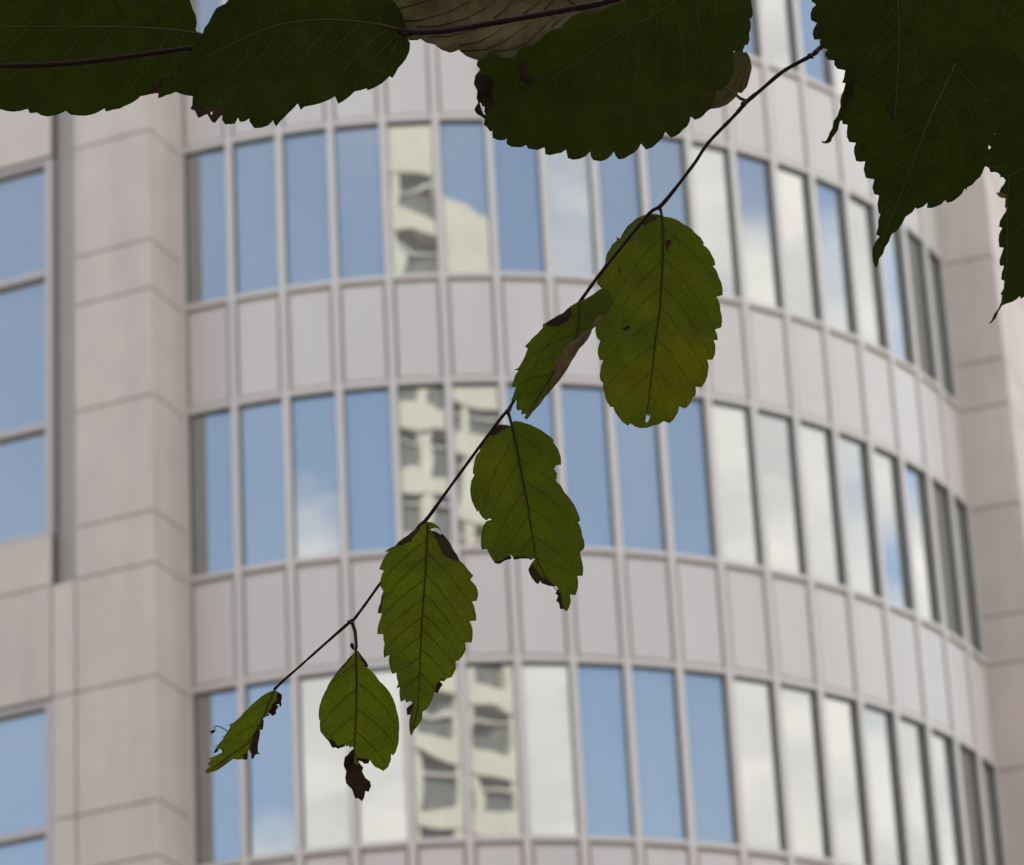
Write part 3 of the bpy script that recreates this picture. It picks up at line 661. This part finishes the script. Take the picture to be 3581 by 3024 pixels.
# pale leaf low behind the big one, on a short stalk
oD = (1640, 0, 2.0480)
make_leaf(BA, oD, "1900,372 1935,360 1962,362 1968,375 1988,370 2012,410 2026,485 2010,552 1990,622 1950,668 1930,660 1915,690 1850,747 1790,772 1730,780 1640,812 1560,760 1600,600 1720,470 1830,390",
          "1835,628 1780,600 1700,640 1600,740", 1.345, gx=-.05, fold=.06, bulge=.02, mat=ML_pale, vmat=MV_brown,
          laterals=["1880,650 1905,600 1935,540 1965,470 1985,410", "1925,660 1950,600 1975,520 1990,440", "1860,690 1800,720 1740,760", "1880,660 1830,690 1760,720"], mid_r=2.5, vr=.9,
          label='pale leaf mostly hidden behind the biggest top leaf, on a short stalk', petiole=("1985,722 1940,702 1900,668 1832,630", 5.5, 1.282, 1.300, M_petiole), seed=17)

# ---- the twig along the top edge
BB = empty('branch', P3(1360, 110, 1.285), 'twig running along the top edge with four big dark overlapping leaves', 'branch')
twig(BB, [(-900, 150, 1.30, 9), (-400, 235, 1.30, 9.5), (0, 230, 1.302, 9.6), (200, 224, 1.303, 9.6), (400, 204, 1.304, 9.6), (560, 182, 1.305, 9.4), (680, 166, 1.306, 9.4), (1000, 130, 1.306, 9.8), (1330, 108, 1.296, 10), (1400, 110, 1.287, 12), (1470, 112, 1.282, 11.5),
          (1570, 106, 1.278, 11), (1720, 80, 1.276, 10.5), (1890, 50, 1.275, 10.5), (2020, 26, 1.275, 11), (2127, 4, 1.274, 11), (2300, -60, 1.273, 12), (2600, -230, 1.27, 14), (2900, -500, 1.28, 17)])
bump_at(BB, 1425, 120, 1.284, 22, 8, 0); 
mb = MB(); st_ = conv(pts_("1500,-30 1545,15 1590,40 1650,60"), (1330, 0, 2.3211)); mb.tube([P3(x, y, 1.279) for x, y in st_], [5 * PX] * 4, 7)
link('side_shoot', mb.mesh('side_shoot', BB.location, True), M_petiole, BB)
make_leaf(BB, (0, 0, 2.9014), "2060,345 2030,350 1985,305 1998,230 1985,150 1955,90 1925,0 1880,-100 1800,-220 1700,-320 1500,-450 1200,-540 900,-560 600,-540 300,-480 0,-380 -300,-250 -600,-80 -900,120 -1150,300 -900,560 -600,830 -300,1010 0,1105 70,1125 140,1131 215,1122 278,1102 305,1147 375,1140 420,1168 480,1180 570,1165 668,1122 715,1160 790,1170 870,1172 965,1150 1060,1098 1078,1130 1140,1112 1220,1098 1260,1075 1350,1035 1400,1000 1425,973 1460,970 1540,950 1602,944 1700,900 1850,760 1960,600 2040,460",
          "2060,350 1990,330 1900,318 1700,295 1500,280 1200,272 800,270 400,268 0,268 -400,270 -900,290", 1.325, gx=.04, fold=.10, bulge=.02, mat=ML_old, vmat=MV_pale, veins=0, vr=1.15, mid_r=5,
          laterals=["280,280 200,380 100,480 0,565 -120,640", "545,285 450,430 330,590 180,730 0,870 -150,960", "860,285 760,440 620,620 420,830 250,980 60,1080", "1170,285 1080,430 970,580 800,790 600,980 420,1100", "1475,295 1400,420 1290,570 1130,780 960,1000 800,1110", "1720,330 1650,450 1590,560 1440,760 1300,930 1180,1060", "1870,355 1820,460 1760,600 1640,780 1540,900", "330,255 230,130 90,0 -40,-120", "710,258 620,130 520,0 420,-120", "1000,258 930,130 840,0 770,-120", "1230,258 1180,130 1110,0 1060,-120", "1570,270 1500,130 1425,0 1380,-100", "1830,290 1760,130 1690,0"],
          patches=[("1440,968 1545,900 1640,780 1700,800 1650,900 1602,944 1540,952", ML_dead)],
          label='broad green leaf in the top left corner, crossed by the dark twig', seed=21, vang=50)
make_leaf(BB, (540, 0, 2.2707), "1990,240 2012,300 2030,345 2026,400 1995,470 1935,540 1890,619 1868,602 1800,665 1693,716 1685,700 1590,725 1530,780 1460,823 1435,764 1340,810 1230,838 1190,845 1163,872 1138,820 1060,900 1000,960 968,1004 948,975 945,952 905,995 850,1013 793,1017 755,965 753,938 720,962 680,968 663,932 650,960 640,980 560,986 537,950 540,912 525,920 500,950 480,976 455,965 418,903 385,920 350,936 330,900 325,880 285,862 300,835 305,763 240,752 170,728 130,745 85,757 75,765 30,779 32,735 60,660 130,600 185,540 235,480 262,440 300,390 330,330 385,265 395,225 430,180 465,110 490,65 560,30 590,0 680,-90 850,-180 1100,-240 1400,-240 1650,-170 1850,-50 1960,100 1995,200",
          "1985,240 1960,230 1800,195 1600,165 1400,152 1200,160 1000,190 850,240 700,310 550,380 400,445 280,500 150,600", 1.285, gx=.06, fold=.14, bulge=.025, mat=ML_old, vmat=MV_pale, vr=.95, mid_r=4,
          laterals=["1020,195 900,370 780,540 600,740 500,850", "1235,165 1100,330 980,510 880,650 740,830 600,960", "1425,165 1260,350 1130,560 1020,720 940,860", "1625,190 1480,330 1300,510 1150,720", "1850,235 1680,360 1460,600 1330,740 1220,800", "1940,260 1800,400 1650,600 1560,720", "840,260 740,420 640,560 450,720", "1960,270 1870,440 1780,600", "540,375 500,310 440,260", "670,310 620,210 540,130", "860,225 800,90 740,10", "985,180 965,60 970,-40", "1205,152 1180,50 1180,-40", "1370,145 1345,20", "1590,160 1530,0", "1805,185 1720,20"],
          patches=[("418,903 440,860 520,860 545,905 525,922 500,952 480,980 453,968", ML_dead), ("285,862 300,835 305,800 350,830 420,880 385,922 350,940 328,900 323,880", ML_dead)],
          holes=["447,885 460,888 462,905 452,910 444,898"], label='very dark leaf in the top row, ragged and torn along its lower edge', seed=22)
make_leaf(BB, (1330, 0, 2.3211), "90,150 130,200 175,235 210,285 235,326 300,325 325,314 375,345 440,360 475,356 445,364 500,405 570,427 640,402 648,415 700,455 790,486 830,478 860,455 885,428 925,425 960,455 1040,471 1088,458 1115,415 1130,390 1250,360 1330,290 1390,240 1478,225 1485,193 1560,130 1640,100 1790,97 1830,70 1900,40 2000,0 2010,-80 1500,-220 900,-230 400,-140 150,-40 40,20 70,70 140,95",
          "185,238 400,225 560,215 900,175 1300,105 1600,50 1900,-20", 1.296, gx=-.02, fold=.04, ripple=3.0, bulge=.02, mat=ML_turned, vmat=MV_brown, vr=2.2, mid_r=3,
          laterals=["130,75 300,30 420,-10", "200,172 330,165 560,95 745,0", "300,215 470,210 700,150 840,75 930,0", "920,150 1010,80 1080,0", "1170,110 1250,50 1310,0", "1330,80 1410,0", "400,300 560,295 720,250 800,235", "640,370 800,340 900,290 1000,220", "660,412 850,400 1000,340 1220,185", "900,420 1100,390 1200,340 1400,150", "1390,220 1500,130"],
          label='pale pleated leaf turned underside up along the top edge', seed=23)
make_leaf(BB, oD, "65,430 55,465 80,497 72,508 45,540 35,600 60,650 55,700 66,735 38,780 55,815 85,830 105,846 112,850 108,895 125,905 150,940 166,936 170,986 210,1003 255,1003 268,988 271,1031 340,1053 411,1037 425,1065 490,1073 542,1054 548,1104 620,1100 696,1070 708,1131 790,1137 868,1083 890,1146 950,1153 1039,1083 1048,1112 1073,1140 1150,1110 1232,1028 1268,1070 1350,1020 1406,943 1445,984 1530,930 1580,872 1588,833 1619,857 1700,800 1752,740 1772,690 1770,643 1800,648 1835,620 1872,560 1896,490 1902,420 1893,362 1905,370 1960,360 1980,318 1996,323 2006,240 2009,128 2021,133 2029,60 2020,0 1990,-120 1900,-260 1750,-400 1500,-480 1200,-440 900,-300 600,-150 300,50 120,290",
          "1750,-380 1480,0 1340,95 1120,215 1000,285 820,410 620,540 380,670 150,830", 1.318, gx=.05, gy=-.08, fold=.10, bulge=.11, mat=ML_old, vmat=MV_pale, vr=.95, mid_r=3.2,
          laterals=["970,310 945,480 905,590 850,700", "1140,210 1110,450 1060,640 960,840 900,940", "1212,170 1212,480 1170,720 1100,920", "1340,90 1352,300 1356,470 1340,700", "1480,0 1505,200 1540,400 1552,700 1500,880", "1620,-100 1640,100 1680,400 1695,700 1640,810", "1720,-200 1760,10 1800,200 1832,400 1822,600", "1800,-250 1870,0 1920,150 1935,330", "640,530 605,640 570,740", "460,625 400,730 340,850", "820,410 740,640 640,820", "1120,215 960,140 800,100", "1000,285 850,250 650,200", "620,540 720,450 820,400", "1330,90 1240,30 1130,-40"],
          patches=[("68,508 120,528 168,570 180,600 165,660 174,740 150,790 112,850 105,850 83,834 52,818 34,780 60,735 50,700 56,650 30,600 41,538", ML_dead), ("345,470 360,440 390,428 420,436 433,465 425,500 395,512 362,505", ML_dead), ("362,512 395,516 430,530 472,570 447,595 400,600 366,575", ML_dead), ("180,600 220,520 420,420 500,560 470,700 300,740 180,760 168,660", ML_yellow)][:3],
          holes=["76,735 84,733 95,760 113,765 110,800 120,825 104,815 90,785"], label='biggest leaf, scalloped, hanging from the top edge with two brown spots', seed=24)

# ---- leaves in the right corner
BC = empty('branch', P3(3300, -200, 1.28), 'cluster of dark pointed leaves filling the top right corner', 'branch')
twig(BC, [(2900, -520, 1.29, 14), (3140, -360, 1.275, 13), (3300, -300, 1.27, 12), (3560, -300, 1.28, 12), (3900, -360, 1.29, 11)])
oJ = (2820, 0, 2.745); oK = (2840, 400, 2.3522)
make_leaf(BC, oJ, "1500,-330 1000,-480 600,-420 250,-220 60,-40 48,8 97,44 60,75 40,130 45,190 102,222 72,270 60,320 76,379 137,377 128,405 145,457 208,471 178,505 180,530 205,570 267,580 268,620 300,660 372,673 400,760 490,800 560,872 640,880 682,942 760,1000 800,1100 840,1162 905,1130 940,1020 940,930 1000,880 1080,835 1150,780 1280,750 1395,690 1400,610 1480,500 1600,420 1660,250 1650,0",
          "860,-420 870,-200 880,0 888,300 885,600 870,850 850,1120", 1.235, gy=-.04, fold=.14, bulge=.10, mat=ML_old, vmat=MV_pale, veins=8, vr=.8, mid_r=3.6, label='darkest pointed leaf, nearest in the top right corner', seed=31, vang=45)
make_leaf(BC, oK, "248,76 247,40 235,-60 260,-200 400,-420 700,-640 1200,-740 1560,-620 1800,-250 1740,-30 1640,66 1545,135 1500,158 1450,260 1440,345 1422,425 1400,480 1350,540 1275,600 1272,622 1255,610 1230,655 1190,690 1110,726 1095,703 1020,757 945,767 950,723 862,777 850,763 790,827 768,842 740,900 700,955 652,985 630,1050 600,1092 548,1190 526,1264 502,1212 495,1150 520,1050 555,1003 528,986 545,920 563,820 548,812 538,740 550,666 512,655 495,600 512,534 441,521 424,450 437,384 361,381 345,310 361,234 306,226 285,140 292,84",
          "1180,-420 1080,-200 980,0 880,260 780,530 680,780 620,920 535,1180", 1.30, gx=-.03, gy=-.05, fold=.14, bulge=.10, mat=ML_old, vmat=MV_pale, vr=1.0, mid_r=5,
          laterals=["930,105 800,150 660,250 520,370", "960,55 780,160 600,330", "850,335 720,400 560,520", "930,100 720,190 520,330 430,460", "660,60 540,150 420,280", "1000,-40 1060,150 1100,360 1090,560", "1050,-120 1170,20 1220,200 1230,420 1225,560", "1120,-250 1300,-40 1360,180 1375,380", "900,210 980,400 970,560 940,700", "1200,-380 1420,-120 1480,80 1470,200", "780,530 870,640 860,740", "690,770 620,700 560,660", "780,540 640,600 540,720"],
          patches=[], label='large pointed leaf behind the darkest one, its tip hanging lowest', seed=32)
make_leaf(BC, oJ, "372,680 362,745 343,792 380,800 365,860 350,950 338,1000 300,1110 262,1158 250,1230 228,1265 210,1310 188,1350 165,1358 146,1346 152,1368 180,1376 215,1372 240,1350 245,1325 272,1290 302,1250 312,1200 320,1165 350,1148 380,1060 460,900 450,720",
          "420,700 380,950 300,1180 210,1350", 1.30, fold=.5, bulge=.02, mat=ML_old, vmat=MV_pale, veins=0, laterals=[], mid_r=2, label='thin curled leaf tip with a hooked end', seed=33, grid=10)
make_leaf(BC, oK, "1743,-40 1650,50 1560,112 1500,165 1448,242 1472,272 1414,345 1420,422 1455,440 1468,476 1500,472 1532,482 1550,505 1540,515 1570,515 1592,540 1580,572 1540,640 1512,643 1545,682 1592,690 1586,765 1612,770 1572,830 1538,922 1566,934 1540,980 1534,1030 1540,1092 1577,1095 1555,1160 1544,1242 1580,1245 1562,1300 1555,1357 1587,1370 1577,1430 1550,1475 1562,1490 1555,1545 1530,1600 1480,1690 1448,1724 1478,1712 1530,1625 1562,1572 1600,1555 1710,1493 1716,1516 1743,1502 1900,1400 2050,1150 2100,700 2000,200 1900,-100",
          "2050,50 1900,330 1743,440 1620,510 1600,800 1600,1200 1570,1540 1480,1690", 1.262, gx=.05, fold=.10, bulge=.09, mat=ML_old, vmat=MV_pale, vr=.9, mid_r=3,
          laterals=["1500,165 1620,155 1743,150", "1500,320 1600,295 1743,285", "1460,440 1600,435 1700,450", "1600,900 1680,1000 1743,1120"], patches=[("1512,643 1545,682 1592,690 1600,660 1560,640", ML_pale)], label='dark leaf cut off by the right edge, its long tail tip curved', seed=34)
make_leaf(BC, oJ, "1200,-300 1700,-600 2300,-500 2500,300 2300,900 2089,1000 1985,1030 1900,1000 1750,760 1500,480 1330,120",
          "1500,-420 1750,-40 1950,150 2150,300 2300,600", 1.345, gx=.02, fold=.10, bulge=.05, mat=ML_old, vmat=MV_pale, veins=6, vr=.9, mid_r=3, label='olive brown leaf at the back of the right corner', seed=35)

# ---- the rest of the branches above the frame: side twigs with leaves, overhead and behind the viewer
def in_frame(p, pad=0.05):
    v = p - EYE; d = v.dot(fwd)
    if d <= 0.02: return False
    x, y = v.dot(CR) / d * F, v.dot(CU) / d * F
    m = pad / d * F
    return abs(x) < W / 2 + m and abs(y) < H / 2 + m
gm = MB(); gl = 0.085
rows = 9
for i in range(rows):
    t = i / (rows - 1); w = 0.024 * math.sin(math.pi * min(1, t * 1.02) ** 0.8) + 0.0006
    for q in (-1, -.5, 0, .5, 1):
        gm.v.append((q * w * (1 + .06 * (i % 2)), t * gl, -0.010 * math.sin(t * 3) + abs(q) * w * .25))
for i in range(rows - 1):
    for q in range(4):
        a = i * 5 + q; gm.f.append([a, a + 1, a + 6, a + 5])
crown_me = gm.mesh('leaf', smooth=True); crown_me.materials.append(ML_old)
rc = random.Random(5)
def overhead(parent, n):
    made = 0
    for k in range(n * 6):
        if made >= n: break
        st = Vector((rc.uniform(-.75, .75), rc.uniform(-.7, 1.5), 0)); st.z = EYE.z + max(.30, st.y * math.tan(R_(33.5)) + .16) + rc.uniform(0, .5)
        dr = Vector((rc.uniform(-1, 1), rc.uniform(-1, 1), rc.uniform(-.35, .25))).normalized(); ln = rc.uniform(.35, .6)
        pts = [st + dr * ln * t / 6 + Vector((0, 0, -.10 * (t / 6) ** 2 * ln)) for t in range(7)]
        if any(in_frame(p, .12) for p in pts): continue
        mb = MB(); mb.tube(pts, [.0032 - .0003 * t for t in range(7)], 6)
        link('twig', mb.mesh('twig', parent.location, True), M_twig, parent)
        made += 1
        for j in range(11):
            p = st + dr * ln * (j + .6) / 11 + Vector((0, 0, -.10 * ((j + .6) / 11) ** 2 * ln))
            a = math.atan2(dr.y, dr.x) - math.pi / 2 + (0.9 if j % 2 else -0.9) + rc.uniform(-.3, .3)
            o = link('leaf', crown_me, None, parent, p - parent.location)
            o.rotation_euler = (rc.uniform(-.55, .15), rc.uniform(-.4, .4), a); sc = rc.uniform(.75, 1.15); o.scale = (sc, sc, sc)
            tip = p + Vector((-math.sin(a), math.cos(a), 0)) * gl * sc
            if in_frame(tip, .06) or in_frame(p, .06): bpy.data.objects.remove(o)
overhead(BB, 16); overhead(BC, 9)
